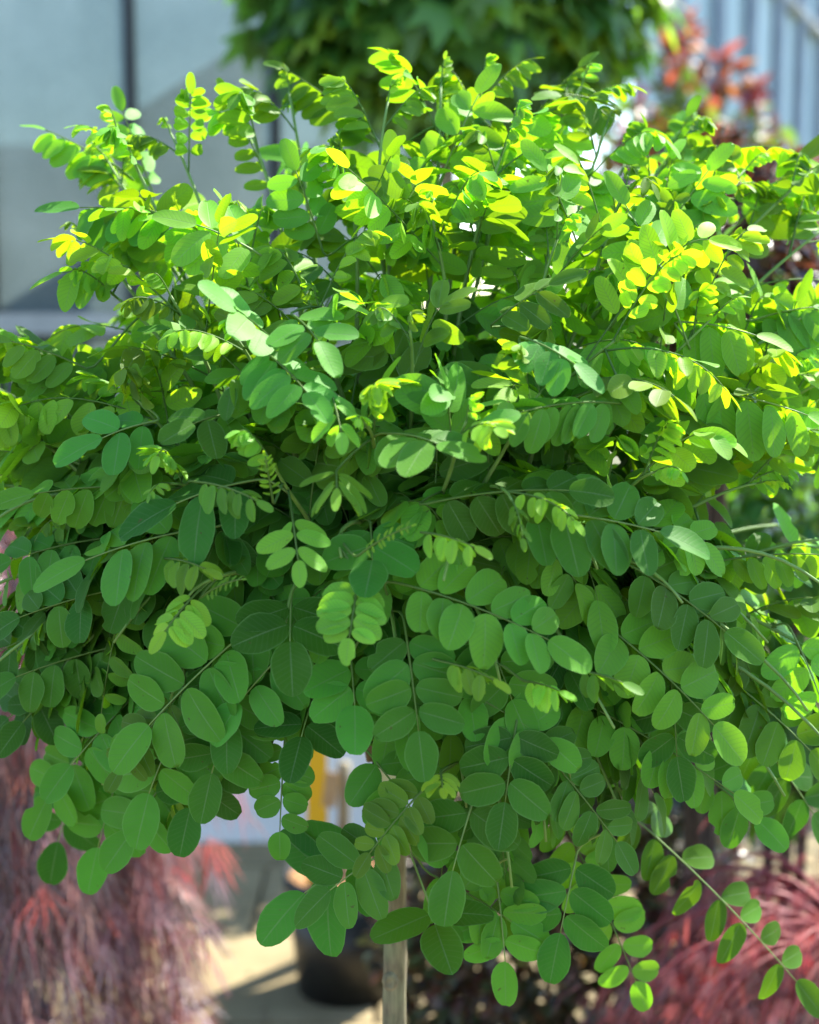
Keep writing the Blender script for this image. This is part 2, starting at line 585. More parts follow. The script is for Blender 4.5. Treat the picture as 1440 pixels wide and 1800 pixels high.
# ---- dark green standard tree, upper middle
r = np.random.default_rng(3)
D = 3.6
ctr = at(785, -15, D)
root = (ctr[0], ctr[1], PZ)
gt = thing('dark_green_tree', 'dark green broad leaved tree with dense round crown before the glass screen', 'tree', root)
tb = MB().tube([root, (ctr[0] + .01, ctr[1], .8), ctr - UP * .2, ctr + UP * .25], [.03, .026, .02, .008], 8)
for k in range(16):
    v = rdir(1, r)[0] * np.array([.38, .34, .22])
    tb.tube([ctr + UP * r.uniform(-.2, .05), ctr + v * .5, ctr + v * .95], [.009, .006, .002], 5)
tb.build('trunk', M_BARK, gt)
TV, TF = star(5, .24, .3, 190)
n = 1500
dirs = rdir(n, r)
rad = r.uniform(.35, 1, n) ** .45
lump = 1 + .13 * np.sin(dirs[:, 0] * 7 + 1) * np.cos(dirs[:, 2] * 6 + dirs[:, 1] * 5)
pos = ctr + dirs * (rad * lump)[:, None] * np.array([.46, .36, .30])
ax = dirs * np.array([1, 1, .2]) + np.array([0, 0, -.75]) + r.normal(0, .35, (n, 3))
nn = dirs * .7 + np.array([0, 0, .9]) + r.normal(0, .35, (n, 3))
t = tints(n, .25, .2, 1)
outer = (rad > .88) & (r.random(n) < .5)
t[outer, 0] = r.uniform(.5, 1, outer.sum())  # half the outer leaves lime: sunlit highlights put into the leaf colour
b = MB()
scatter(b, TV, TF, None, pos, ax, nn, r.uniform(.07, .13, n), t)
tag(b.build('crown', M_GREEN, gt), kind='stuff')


def shrub(name, label, ctr, radii, n, size, material, tmpl, age_glow, spread, seed, base_z=PZ, updir=-.4, stems=10, stem_mat=None, fill=.3):
    r = np.random.default_rng(seed)
    ctr = np.asarray(ctr, float)
    root = (ctr[0], ctr[1], base_z)
    th_ = thing(name, label, 'shrub', root)
    sb = MB()
    for k in range(stems):
        v = rdir(1, r)[0] * np.asarray(radii)
        v[2] = abs(v[2]) * .8
        p0 = np.array(root) + np.array([r.normal(0, .02), r.normal(0, .02), 0])
        p3 = ctr + v * .9
        sb.tube(bez(p0, p0 + (ctr - p0) * .6, ctr + v * .3, p3, 7), np.linspace(.008, .002, 7), 5, tint=.3)
    sb.build('stem', stem_mat or M_TWIG, th_)
    d = rdir(n, r)
    rad = r.uniform(fill, 1, n) ** .5
    ph = r.uniform(0, 6, 3)
    lump = 1 + .16 * np.sin(d[:, 0] * 6 + ph[0]) * np.cos(d[:, 2] * 7 + ph[1] + d[:, 1] * 4)
    pos = ctr + d * (rad * lump)[:, None] * np.asarray(radii)
    keep = pos[:, 2] > base_z + .03
    pos, d = pos[keep], d[keep]
    n = len(pos)
    ax = d + np.array([0, 0, updir]) + r.normal(0, .5, (n, 3))
    nn = d * .5 + UP * .8 + r.normal(0, .4, (n, 3))
    b = MB()
    scatter(b, tmpl[0], tmpl[1], None, pos, ax, nn, r.uniform(*size, n), tints(n, age_glow, spread, seed))
    tag(b.build('crown', material, th_), kind='stuff')
    return th_


OV = oval(5, .34, .15)
OVP = oval(5, .24, .2, .8)
LACE = star(5, .020, .15, 75)

# burgundy shrub to the right, near the crown's shoulder
p = at(1255, 440, 2.35)
shrub('burgundy_shrub', 'dark burgundy small leaved shrub below the red tipped shrub', p + np.array([0, 0, -.02]), (.17, .18, .18), 1500, (.022, .036), M_BURG, OV, .25, .3, 21)
p = at(1385, 1010, 2.75)
shrub('laurel_shrub', 'dark green laurel shrub beside the locust crown', p, (.3, .2, .42), 1700, (.05, .075), M_GREEN, OVP, .03, .05, 22)
p = at(1010, 1720, 2.85)
shrub('olive_shrub', 'low olive brown small leaved shrub under the drooping locust branches', p + np.array([0, 0, -.02]), (.36, .24, .50), 9000, (.022, .038), M_MIXED, OV, .35, .35, 23)
p = at(1420, 470, 5.0)
shrub('far_hedge_bush', 'grey green rounded bush on the ground behind the burgundy shrub', p + np.array([0, 0, -.35]), (.6, .4, .5), 2600, (.03, .05), M_GREEN, OV, .45, .2, 24, 0)

sh = thing('shadow_caster', 'added dark sloped block that casts a diagonal shadow on the frosted glass screen', 'shadow_caster', (-1.2, 5.0, 0))  # added block, sloped to shadow the glass and darken the left panes
x0, x1 = -2.3, -.50
prof = [(x0, 0), (x1, 0), (x1, 2.18), (x0, 2.18 - .62 * (x1 - x0))]
V = [(x, y, z) for y in (4.64, 5.5) for x, z in prof]
b = MB(); b.add(V, [(0, 1, 2, 3), (7, 6, 5, 4), (0, 4, 5, 1), (1, 5, 6, 2), (2, 6, 7, 3), (3, 7, 4, 0)])
b.build('wall', M_CASTER, sh, smooth=False)
V = [(x, y, z + dz) for dz in (.003, .04) for x, y, z in ((x0 - .05, 4.6, prof[3][1] - .031), (x1 + .05, 4.6, 2.211), (x1 + .05, 5.55, 2.211), (x0 - .05, 5.55, prof[3][1] - .031))]
b = MB(); b.add(V, [(3, 2, 1, 0), (4, 5, 6, 7), (0, 1, 5, 4), (1, 2, 6, 5), (2, 3, 7, 6), (3, 0, 4, 7)])
b.build('roof', M_FRAME, sh, smooth=False)

# far hedge line
for k, (x, y, w, h) in enumerate(((3.2, 11, 1.7, 1.3), (6.2, 12.5, 1.9, 1.5))):
    shrub('hedge_bush', ('broad green hedge bush far behind the metal railing', 'wide green hedge bush beyond the far end of the railing')[k],
          (x, y, h * .55), (w, .8, h * .6), 3200, (.09, .14), M_GREEN, OV, .3, .2, 30 + k, 0)

# red tipped shrub, upper right
r = np.random.default_rng(11)
base = at(1230, 460, 5.0)
root = (base[0], base[1], 0)
rs = thing('red_tipped_shrub', 'tall shrub with red young leaf tips in front of grey railing', 'shrub', root)
tips = [(1205, 30, 1), (1190, 110, .6), (1085, 95, .5), (1275, 95, .9), (1135, 185, .9), (1160, 210, .9), (1245, 205, 1), (1325, 140, .5), (1290, 230, .6), (1370, 215, .4),
        (1100, 230, .7), (1210, 250, .5), (1340, 250, .3), (1400, 300, .4), (1060, 300, .4), (1150, 300, .3), (1265, 320, .3), (1230, 150, .3), (1180, 60, .7)]
sb, lb, rb = MB(), MB(), MB()
for px, py, red in tips:
    tp = at(px, py, 5.0 + r.uniform(-.25, .25))
    p0 = np.array(root) + np.array([r.normal(0, .03), r.normal(0, .03), .0])
    c = bez(p0, p0 + UP * .7, tp - UP * .5, tp, 9)
    sb.tube(c, np.linspace(.009, .002, 9), 5)
    m = 64
    f = r.random(m)
    q = c[-1] * 0 + np.array([tp - UP * (.52 * (1 - u) ** 1.0) for u in f]) + r.normal(0, .045, (m, 3)) * (1.3 - f)[:, None]
    ax = r.normal(0, .6, (m, 3)) + np.array([0, 0, .35])
    ti = tints(m, .1, .1, int(px))
    ti[:, 0] = np.where(f > 1 - .38 * red, r.uniform(.6, 1, m), ti[:, 0])
    scatter(lb, OVP[0], OVP[1], None, q, ax, r.normal(0, .4, (m, 3)) + UP, r.uniform(.06, .10, m), ti)
sb.build('stem', M_TWIG, rs)
tag(lb.build('crown', M_REDTIP, rs), kind='stuff')


# ---- weeping lace leaf maples
def lace_maple(label, ctr, radii, n, root, seed, age_glow, nbr, size=(.05, .085), redspots=(), zmin=.06, cut=None):
    r = np.random.default_rng(seed)
    ctr = np.asarray(ctr, float); radii = np.asarray(radii, float)
    t_ = thing('lace_maple', label, 'tree', root, 'red lace leaf maples')
    tr = MB()
    fork = np.array([root[0], root[1], root[2]]) * .0 + np.array([root[0], root[1], ctr[2] + .2 * radii[2]])
    tr.tube(bez(np.array(root, float), np.array(root) + (.02, .01, .25), fork - (.03, 0, .15), fork, 8), np.linspace(.022, .014, 8), 8)
    tr.build('trunk', M_TWIG, t_)
    bm = MB(); P, AX, NN = [], [], []
    for k in range(nbr):
        a = r.uniform(0, 2 * math.pi); e = r.uniform(.15, 1.1)
        out = np.array([math.cos(a) * radii[0], math.sin(a) * radii[1], 0]) * r.uniform(.55, 1)
        top = ctr + out * .55 + UP * radii[2] * math.sin(e)
        end = ctr + out - UP * radii[2] * r.uniform(.1, 1.0)
        end[2] = max(end[2], zmin)
        c = bez(fork, fork + (top - fork) * .6 + UP * .12, top + out * .35, end, 14)
        bm.tube(c, np.linspace(.006, .0012, 14), 4, tint=.7)
        m = max(3, n // nbr)
        f = r.uniform(.3, 1, m) * 12.99
        i = f.astype(int)
        pp = c[i] + (c[i + 1] - c[i]) * (f - i)[:, None] + r.normal(0, .03, (m, 3))
        o = nrm(out)
        P.append(pp); AX.append(o * .55 + np.array([0, 0, -1.0]) + r.normal(0, .22, (m, 3)))
        NN.append(o + UP * .5 + r.normal(0, .5, (m, 3)))
    bm.build('branch', M_LACESTEM, t_)
    P, AX, NN = map(np.concatenate, (P, AX, NN))
    k = P[:, 2] > zmin
    if cut is not None:
        k &= np.array([cut(*proj(q)) for q in P])
    P, AX, NN = P[k], AX[k], NN[k]
    ti = tints(len(P), age_glow, .18, seed)
    for (q, rd) in redspots:
        near = np.linalg.norm(P - q, axis=1) < rd
        ti[near, 0] = 1
    b = MB()
    scatter(b, LACE[0], LACE[1], None, P, AX, NN, r.uniform(*size, len(P)), ti)
    tag(b.build('crown', M_LACE, t_), kind='stuff')
    return t_


M_LACESTEM = stem_material('maple stem', (.10, .05, .04), (.34, .045, .05))
q = at(60, 1250, 2.55)
lace_maple('wide weeping purple red lace leaf maple on the paving before the glass screen', (q[0] - .10, q[1], .76), (.38, .33, .70), 9000,
           (q[0] - .17, q[1] + .05, PZ), 41, .12, 150, size=(.07, .14), redspots=[(at(400, 1500, 2.5), .09), (at(340, 1480, 2.35), .07), (at(60, 640, 2.5), .08)])  # red spots near the right edge paint the glow of backlit leaves
q = at(1440, 1700, 2.25)
lace_maple('low red lace leaf maple with bare red twigs beneath the locust branches', (q[0] + .03, q[1], .42), (.46, .30, .38), 6500,
           (q[0] + .1, q[1] + .05, PZ), 42, .3, 150, size=(.03, .055), redspots=[(at(1250, 1690, 2.2), .05)])

# ------------------------------------------------------------------ pots, labels, stake
def pot(name, label, c, r0, r1, h, soil=True):
    t_ = thing(name, label, 'pot', (c[0], c[1], PZ), 'black plant pots on the paving')
    k = 32
    prof = [(r0, 0), (r1 * .985, h * .86), (r1 * .985, h * .86), (r1 * 1.03, h * .865), (r1 * 1.04, h), (r1 * .97, h), (r1 * .95, h * .9), (r0 * .95, .02)]
    V, F = [], []
    for (rr, z) in prof:
        for j in range(k):
            a_ = 2 * math.pi * j / k
            V.append((c[0] + rr * math.cos(a_), c[1] + rr * math.sin(a_), PZ + z))
    for i in range(len(prof) - 1):
        for j in range(k):
            F.append((i * k + j, i * k + (j + 1) % k, (i + 1) * k + (j + 1) % k, (i + 1) * k + j))
    F.append(tuple(range(k))[::-1])
    b = MB(); b.add(V, F)
    b.build('pot_wall', M_POT, t_)
    if soil:
        rr = np.random.default_rng(5)
        b = MB()
        V = [(c[0], c[1], PZ + h * .95)]
        F = []
        for i in range(1, 6):
            for j in range(k):
                a_ = 2 * math.pi * j / k
                V.append((c[0] + r1 * .955 * i / 5 * math.cos(a_), c[1] + r1 * .955 * i / 5 * math.sin(a_), PZ + h * .93 + rr.normal(0, .004)))
        for j in range(k):
            F.append((0, 1 + j, 1 + (j + 1) % k))
        for i in range(4):
            for j in range(k):
                F.append((1 + i * k + j, 1 + (i + 1) * k + j, 1 + (i + 1) * k + (j + 1) % k, 1 + i * k + (j + 1) % k))
        b.add(V, F)
        b.build('mulch', M_SOIL, t_)
    return t_


pc = on_ground(612, 1770)
pc[1] += .02
pot('nursery_pot', 'black plastic nursery pot with orange bark mulch holding a cut stake', pc, .108, .133, .262)
st_x = (602 - 720) / FPX * pc[1]
sk = at(601, 1365, pc[1] * 1.0)
mb = MB()
zs_ = np.linspace(PZ + .2, sk[2], 9)
rr = np.random.default_rng(8)
mb.tube([(sk[0] + rr.normal(0, .001), pc[1], z) for z in zs_], .0135 + rr.normal(0, .0006, 9), 10)
tag(mb.build('cut_stake', M_STAKE), 'grey cut wooden stem standing in the black nursery pot', 'stake')
# long yellow label pushed into the pot
yl = MB()
a = at(553, 1310, pc[1] - .03); b2 = at(551, 1640, pc[1] - .03)
yl.box(((a[0] + b2[0]) / 2, pc[1] - .03, (a[2] + PZ + .2) / 2), (.044, .0025, a[2] - PZ - .2))
tag(yl.build('yellow_label', M_YELLOW, smooth=False), 'long yellow plastic strip label standing in the black pot', 'label')
a = at(581, 1388, pc[1] - .018)
cb = MB().box(a, (.028, .0022, .075), rot=np.array([[math.cos(.12), 0, math.sin(.12)], [0, 1, 0], [-math.sin(.12), 0, math.cos(.12)]]))
tag(cb.build('card_tag', M_CARD, smooth=False), 'tan card tag fixed to the grey cut wooden stem', 'tag')
# pot of the left maple and of the locust itself
q = on_ground(40, 1830)
pot('maple_pot', 'black pot under the weeping purple red maple', (at(60, 1250, 2.55)[0] - .17, at(60, 1250, 2.55)[1] + .05), .13, .16, .26)

# ------------------------------------------------------------------ the locust tree
GR = at(690, 1290, 1.50)                     # graft, where all the shoots start
TB = np.array([at(697, 1790, 1.5)[0], GR[1] + .005, PZ + .2])
pot('locust_pot', 'black pot in which the locust tree trunk stands', (TB[0], TB[1]), .13, .16, .25)
tree = thing('locust_tree', 'bright green locust tree with rounded leaflets on a slim bare trunk', 'tree', (TB[0], TB[1], PZ + .2))
tk = MB()
n = 26
c = bez(TB, TB + UP * .35, GR - UP * .3 + np.array([.004, 0, 0]), GR + UP * .02, n)
c += np.random.default_rng(2).normal(0, .0008, c.shape)
rd = np.linspace(.0135, .0105, n) + np.random.default_rng(3).normal(0, .0004, n)
rd[-3:] *= 1.35
tk.tube(c, rd, 14)
trunk = tk.build('trunk', M_BARK, tree)
kn = MB()
kp = at(686, 1728, 1.487)
V, F = oval(6, .5, 0)
for k in range(3):
    a = np.linspace(0, 2 * math.pi, 10, endpoint=False)
rings = []
for (s_, dz) in ((.0080, .004), (.0066, .0005), (.0042, -.0008), (.0025, .0012)):
    rings.append(np.stack([kp[0] + s_ * np.cos(a), np.full(10, kp[1] + dz), kp[2] + 1.25 * s_ * np.sin(a)], 1))
F = [(i * 10 + j, i * 10 + (j + 1) % 10, (i + 1) * 10 + (j + 1) % 10, (i + 1) * 10 + j) for i in range(3) for j in range(10)] + [tuple(30 + j for j in range(10))]
kn.add(np.concatenate(rings), F)
kn.build('knot', M_BARK, trunk)

# ---- leaflet template: 29 points, 36 triangles
K = 10
TU, TT, TFACE = [0.], [0.], []
for i in range(1, K):
    t_ = (1 - math.cos(math.pi * i / K)) / 2
    for u in (-1, 0, 1):
        TU.append(u); TT.append(t_)
TU.append(0.); TT.append(1.)
TU, TT = np.array(TU, float), np.array(TT)
TFACE += [(0, 2, 1), (0, 3, 2)]
for i in range(K - 2):
    a = 1 + 3 * i
    TFACE += [(a, a + 1, a + 4, a + 3), (a + 1, a + 2, a + 5, a + 4)]
a = 1 + 3 * (K - 2)
TFACE += [(a, a + 1, 3 * (K - 1) + 1), (a + 1, a + 2, 3 * (K - 1) + 1)]


HUE = [.5, .5]


def leaflet(base, ax, nn, L, wr, age_glow, r, cup=None, curl=None):
    ax = nrm(ax)
    nn = nrm(nn - ax * (nn @ ax))
    sd = np.cross(ax, nn)
    cup = r.uniform(.05, .32) if cup is None else cup
    curl = r.uniform(-.02, .20) if curl is None else curl
    tw = r.normal(0, .14)
    skew = r.normal(0, .03)
    asym = r.normal(0, .05)
    tt = TT
    h = np.sqrt(np.clip(1 - (2 * tt - 1) ** 2, 0, 1)) * (1 + asym * (2 * tt - 1) - .10 * np.clip(tt - .55, 0, 1))
    h = h * (1 + .035 * np.sin(tt * r.uniform(6, 13) + TU * r.uniform(0, 6)))
    if r.random() < .07:                                   # nibbled margin
        i_ = 1 + 3 * int(r.integers(2, K - 2)) + (0 if r.random() < .5 else 2)
        h[i_] *= r.uniform(.5, .75)
    x = TU * h * wr * .5
    y = tt + skew * TU * h
    y = np.where(tt == 1, 1 - r.uniform(0, .03), y)
    z = -curl * tt * tt + cup * np.abs(x) + tw * x * (tt - .4) + .012 * np.sin(tt * 9 + r.uniform(0, 6)) * np.abs(TU)
    V = base + L * (x[:, None] * sd + y[:, None] * ax + z[:, None] * nn)
    A = np.stack([TU * np.minimum(1, 1.0), tt, np.full(len(tt), L)], 1)
    lv, lh = HUE
    B = np.tile([age_glow, np.clip(lv + r.normal(0, .12), 0, 1), np.clip(lh + r.normal(0, .1), 0, 1)], (len(tt), 1))
    return V, A, B


def compound(base, ctrl, end, nref, pairs, L, wr, droop, age_glow, r, theta=68, start=.2, fold=0., one_side=0, loose=0.):
    """one pinnate leaf: rachis points and the list of its leaflets"""
    n = 12
    HUE[:] = [r.random(), r.random()]
    t = np.linspace(0, 1, n)[:, None]
    c = (1 - t) ** 2 * base + 2 * (1 - t) * t * ctrl + t * t * end
    T = nrm(np.gradient(c, axis=0))
    out = []
    def frame(s):
        i = min(int(s * (n - 1)), n - 2); f = s * (n - 1) - i
        p = c[i] * (1 - f) + c[i + 1] * f
        tt = nrm(T[i] * (1 - f) + T[i + 1] * f)
        N = nrm(nref - tt * (nref @ tt))
        return p, tt, N, np.cross(tt, N)
    for k in range(pairs):
        s = start + (1 - start) * (k + .35) / (pairs + .15)
        size = L * (1 - .30 * max(0, s - .55) / .45 * (1 if age_glow > .35 else .55)) * (1 if k else .9)
        for sg in (-1, 1):
            if one_side and sg == one_side and r.random() < .8:
                continue
            if r.random() < .02:
                continue
            p, tt, N, Sd = frame(min(1, s + r.normal(0, .012)))
            dr = droop + r.normal(0, .16 + .3 * loose)
            side = sg * (Sd * math.cos(dr)) - N * math.sin(dr)
            nn = N * math.cos(dr) + sg * Sd * math.sin(dr)
            th_ = R(theta + r.normal(0, 7 + 16 * loose) - 18 * max(0, s - .7))
            ax = math.cos(th_) * tt + math.sin(th_) * side
            nn = nn + tt * .32 * (1 - loose) + r.normal(0, .09 + .42 * loose, 3)
            pp = p + ax * L * .05
            out.append(leaflet(pp, ax, nn, size * r.uniform(.9, 1.1), wr * r.uniform(.93, 1.07), np.clip(age_glow + r.normal(0, .05), 0, 1), r,
                               cup=fold if fold else None))
    p, tt, N, Sd = frame(1.0)
    out.append(leaflet(p, tt + r.normal(0, .08, 3) - UP * .1, N + r.normal(0, .12, 3), L * (.95 if age_glow < .35 else .8), wr, age_glow, r))
    return c, out


# ---- outline of the crown as the photograph shows it, used to prune what grows out of it
POLY = np.array([(-260, 545), (-10, 548), (95, 600), (135, 565), (80, 480), (70, 400), (45, 250), (60, 205), (130, 215), (190, 235), (185, 170), (300, 170), (318, 300), (345, 330), (362, 195),
                 (410, 148), (450, 185), (470, 330), (495, 390), (505, 260), (492, 112), (560, 135), (618, 215), (640, 300), (668, 128), (740, 175), (768, 100), (850, 92), (920, 155), (960, 145), (1000, 98), (1040, 125),
                 (1065, 165), (1125, 225), (1220, 185), (1245, 262), (1300, 245), (1445, 238), (1690, 240), (1690, 1480), (1440, 1510), (1340, 1530), (1250, 1500), (1150, 1540),
                 (1065, 1640), (1000, 1690), (900, 1790), (770, 1730), (680, 1630), (560, 1650), (480, 1640), (520, 1560), (600, 1500), (650, 1440), (640, 1330), (560, 1300), (545, 1380),
                 (450, 1350), (400, 1410), (300, 1490), (200, 1550), (100, 1530), (60, 1430), (120, 1275), (0, 1320), (-260, 1300)], float)


def inside(x, y):
    c = False
    X, Y = POLY[:, 0], POLY[:, 1]
    j = len(X) - 1
    for i in range(len(X)):
        if (Y[i] > y) != (Y[j] > y) and x < (X[j] - X[i]) * (y - Y[i]) / (Y[j] - Y[i]) + X[i]:
            c = not c
        j = i
    return c


def dfront(px, py):
    q = ((px - 740) / 850) ** 2 + ((py - 900) / 860) ** 2
    return 1.50 - .28 * math.sqrt(max(0, 1 - q))


# ---- shoots: tip column, tip row, distance, arch
SHOOTS = [(190, 250, 1.52, .07), (205, 190, 1.46, .03), (300, 200, 1.5, .02), (430, 165, 1.5, .05), (508, 128, 1.52, .05), (600, 250, 1.42, .02), (682, 145, 1.44, 0), (775, 115, 1.5, .02),
          (850, 105, 1.5, .02), (900, 190, 1.42, .0), (1022, 118, 1.52, .03), (1065, 190, 1.48, .01), (1100, 330, 1.4, 0), (1213, 202, 1.55, .02), (1165, 268, 1.5, 0), (1310, 265, 1.5, .02),
          (1432, 265, 1.5, .03), (1452, 400, 1.5, .03), (1480, 520, 1.42, .04), (1520, 640, 1.45, .06), (1500, 770, 1.5, .06), (1520, 960, 1.42, .07), (1470, 1050, 1.32, .08),
          (1510, 1200, 1.4, .1), (1490, 1350, 1.35, .12), (150, 415, 1.48, .03), (175, 500, 1.4, .03), (-25, 565, 1.5, .06), (-90, 640, 1.6, .06), (-30, 720, 1.4, .07), (-60, 860, 1.42, .08),
          (-60, 960, 1.36, .1), (-90, 1080, 1.4, .1), (-40, 1200, 1.4, .12), (70, 1235, 1.4, .12), (300, 520, 1.35, .04), (420, 600, 1.28, .05), (560, 540, 1.32, .03), (720, 580, 1.25, .03),
          (640, 740, 1.21, .05), (480, 820, 1.23, .06), (300, 850, 1.27, .07), (330, 1050, 1.25, .08), (820, 740, 1.21, .05), (950, 690, 1.25, .05), (1080, 600, 1.3, .05), (1150, 830, 1.27, .07),
          (1250, 560, 1.36, .05), (900, 880, 1.21, .07), (600, 980, 1.22, .09), (780, 1020, 1.2, .09), (1050, 1000, 1.24, .09), (1200, 1060, 1.28, .09), (500, 1110, 1.25, .1),
          (700, 1180, 1.24, .1), (880, 1200, 1.24, .11), (1080, 1280, 1.27, .11), (300, 1230, 1.31, .11), (200, 1130, 1.34, .1), (1250, 1300, 1.33, .11), (420, 380, 1.42, .03),
          (760, 380, 1.36, .02), (980, 420, 1.36, .02), (1200, 420, 1.42, .03), (240, 700, 1.36, .05), (140, 900, 1.37, .07), (1330, 850, 1.38, .06), (1350, 1130, 1.36, .09), (1380, 640, 1.42, .05),
          (820, 1420, 1.33, .12), (960, 1480, 1.34, .13), (1100, 1450, 1.36, .13), (180, 1380, 1.42, .13), (360, 1350, 1.4, .13), (640, 330, 1.46, .02), (880, 330, 1.44, .02),
          (50, 1000, 1.42, .08), (150, 1060, 1.38, .09), (90, 1170, 1.42, .1), (230, 990, 1.34, .08), (140, 1310, 1.43, .12), (250, 1400, 1.42, .13), (420, 1270, 1.38, .12),
          (40, 800, 1.42, .07), (60, 660, 1.46, .06), (700, 1450, 1.36, .12), (900, 1560, 1.36, .13), (1010, 1380, 1.36, .12), (1180, 1400, 1.36, .12), (1380, 1400, 1.38, .11), (1420, 1250, 1.36, .1)]
rs_ = np.random.default_rng(17)
NBACK = 10
for k in range(NBACK):
    SHOOTS.append((rs_.uniform(60, 1480), rs_.uniform(230, 1080), rs_.uniform(1.56, 1.86), rs_.uniform(.02, .09)))

CURVES = []
for i, (px, py, d, arch) in enumerate(SHOOTS):
    py += 34 if py < 300 else 0
    tip = at(px, py, d)
    v = tip - GR
    h = np.array([v[0], v[1], 0])
    g0 = GR + np.array([rs_.normal(0, .012), rs_.normal(0, .012), rs_.uniform(-.03, .02)])
    upk = max(.10, v[2] * .45) + arch
    up_ = np.clip((v[2] - .12) / .2, 0, 1)             # tall shoots stand straight, low ones arch over
    c1 = g0 + h * .18 + UP * upk * 1.0
    c2 = g0 + h * .72 + UP * (max(v[2], -.05) * .95 + arch * 1.3)
    c1 = c1 * (1 - up_) + (g0 + v * .33 + UP * .015) * up_
    c2 = c2 * (1 - up_) + (g0 + v * .74 + UP * (.02 + arch * .5)) * up_
    c = bez(g0, c1, c2, tip, 26)
    ln = np.linalg.norm(np.diff(c, axis=0), axis=1).sum()
    wob = rs_.normal(0, 1, (4, 3))
    s = np.linspace(0, 1, 26)[:, None]
    c = c + .007 * np.sin(s * math.pi) * (np.sin(s * 7 + wob[0]) * wob[1] + np.sin(s * 12 + wob[2]) * wob[3] * .5)
    CURVES.append((c, ln))
    MB().tube(c, np.linspace(.0042, .0011, 26), 6, tint=np.linspace(.0, 1.2, 26).clip(0, 1)).build('branch', M_STEM, tree)
ALLPTS = np.concatenate([c[6:] for c, _ in CURVES])

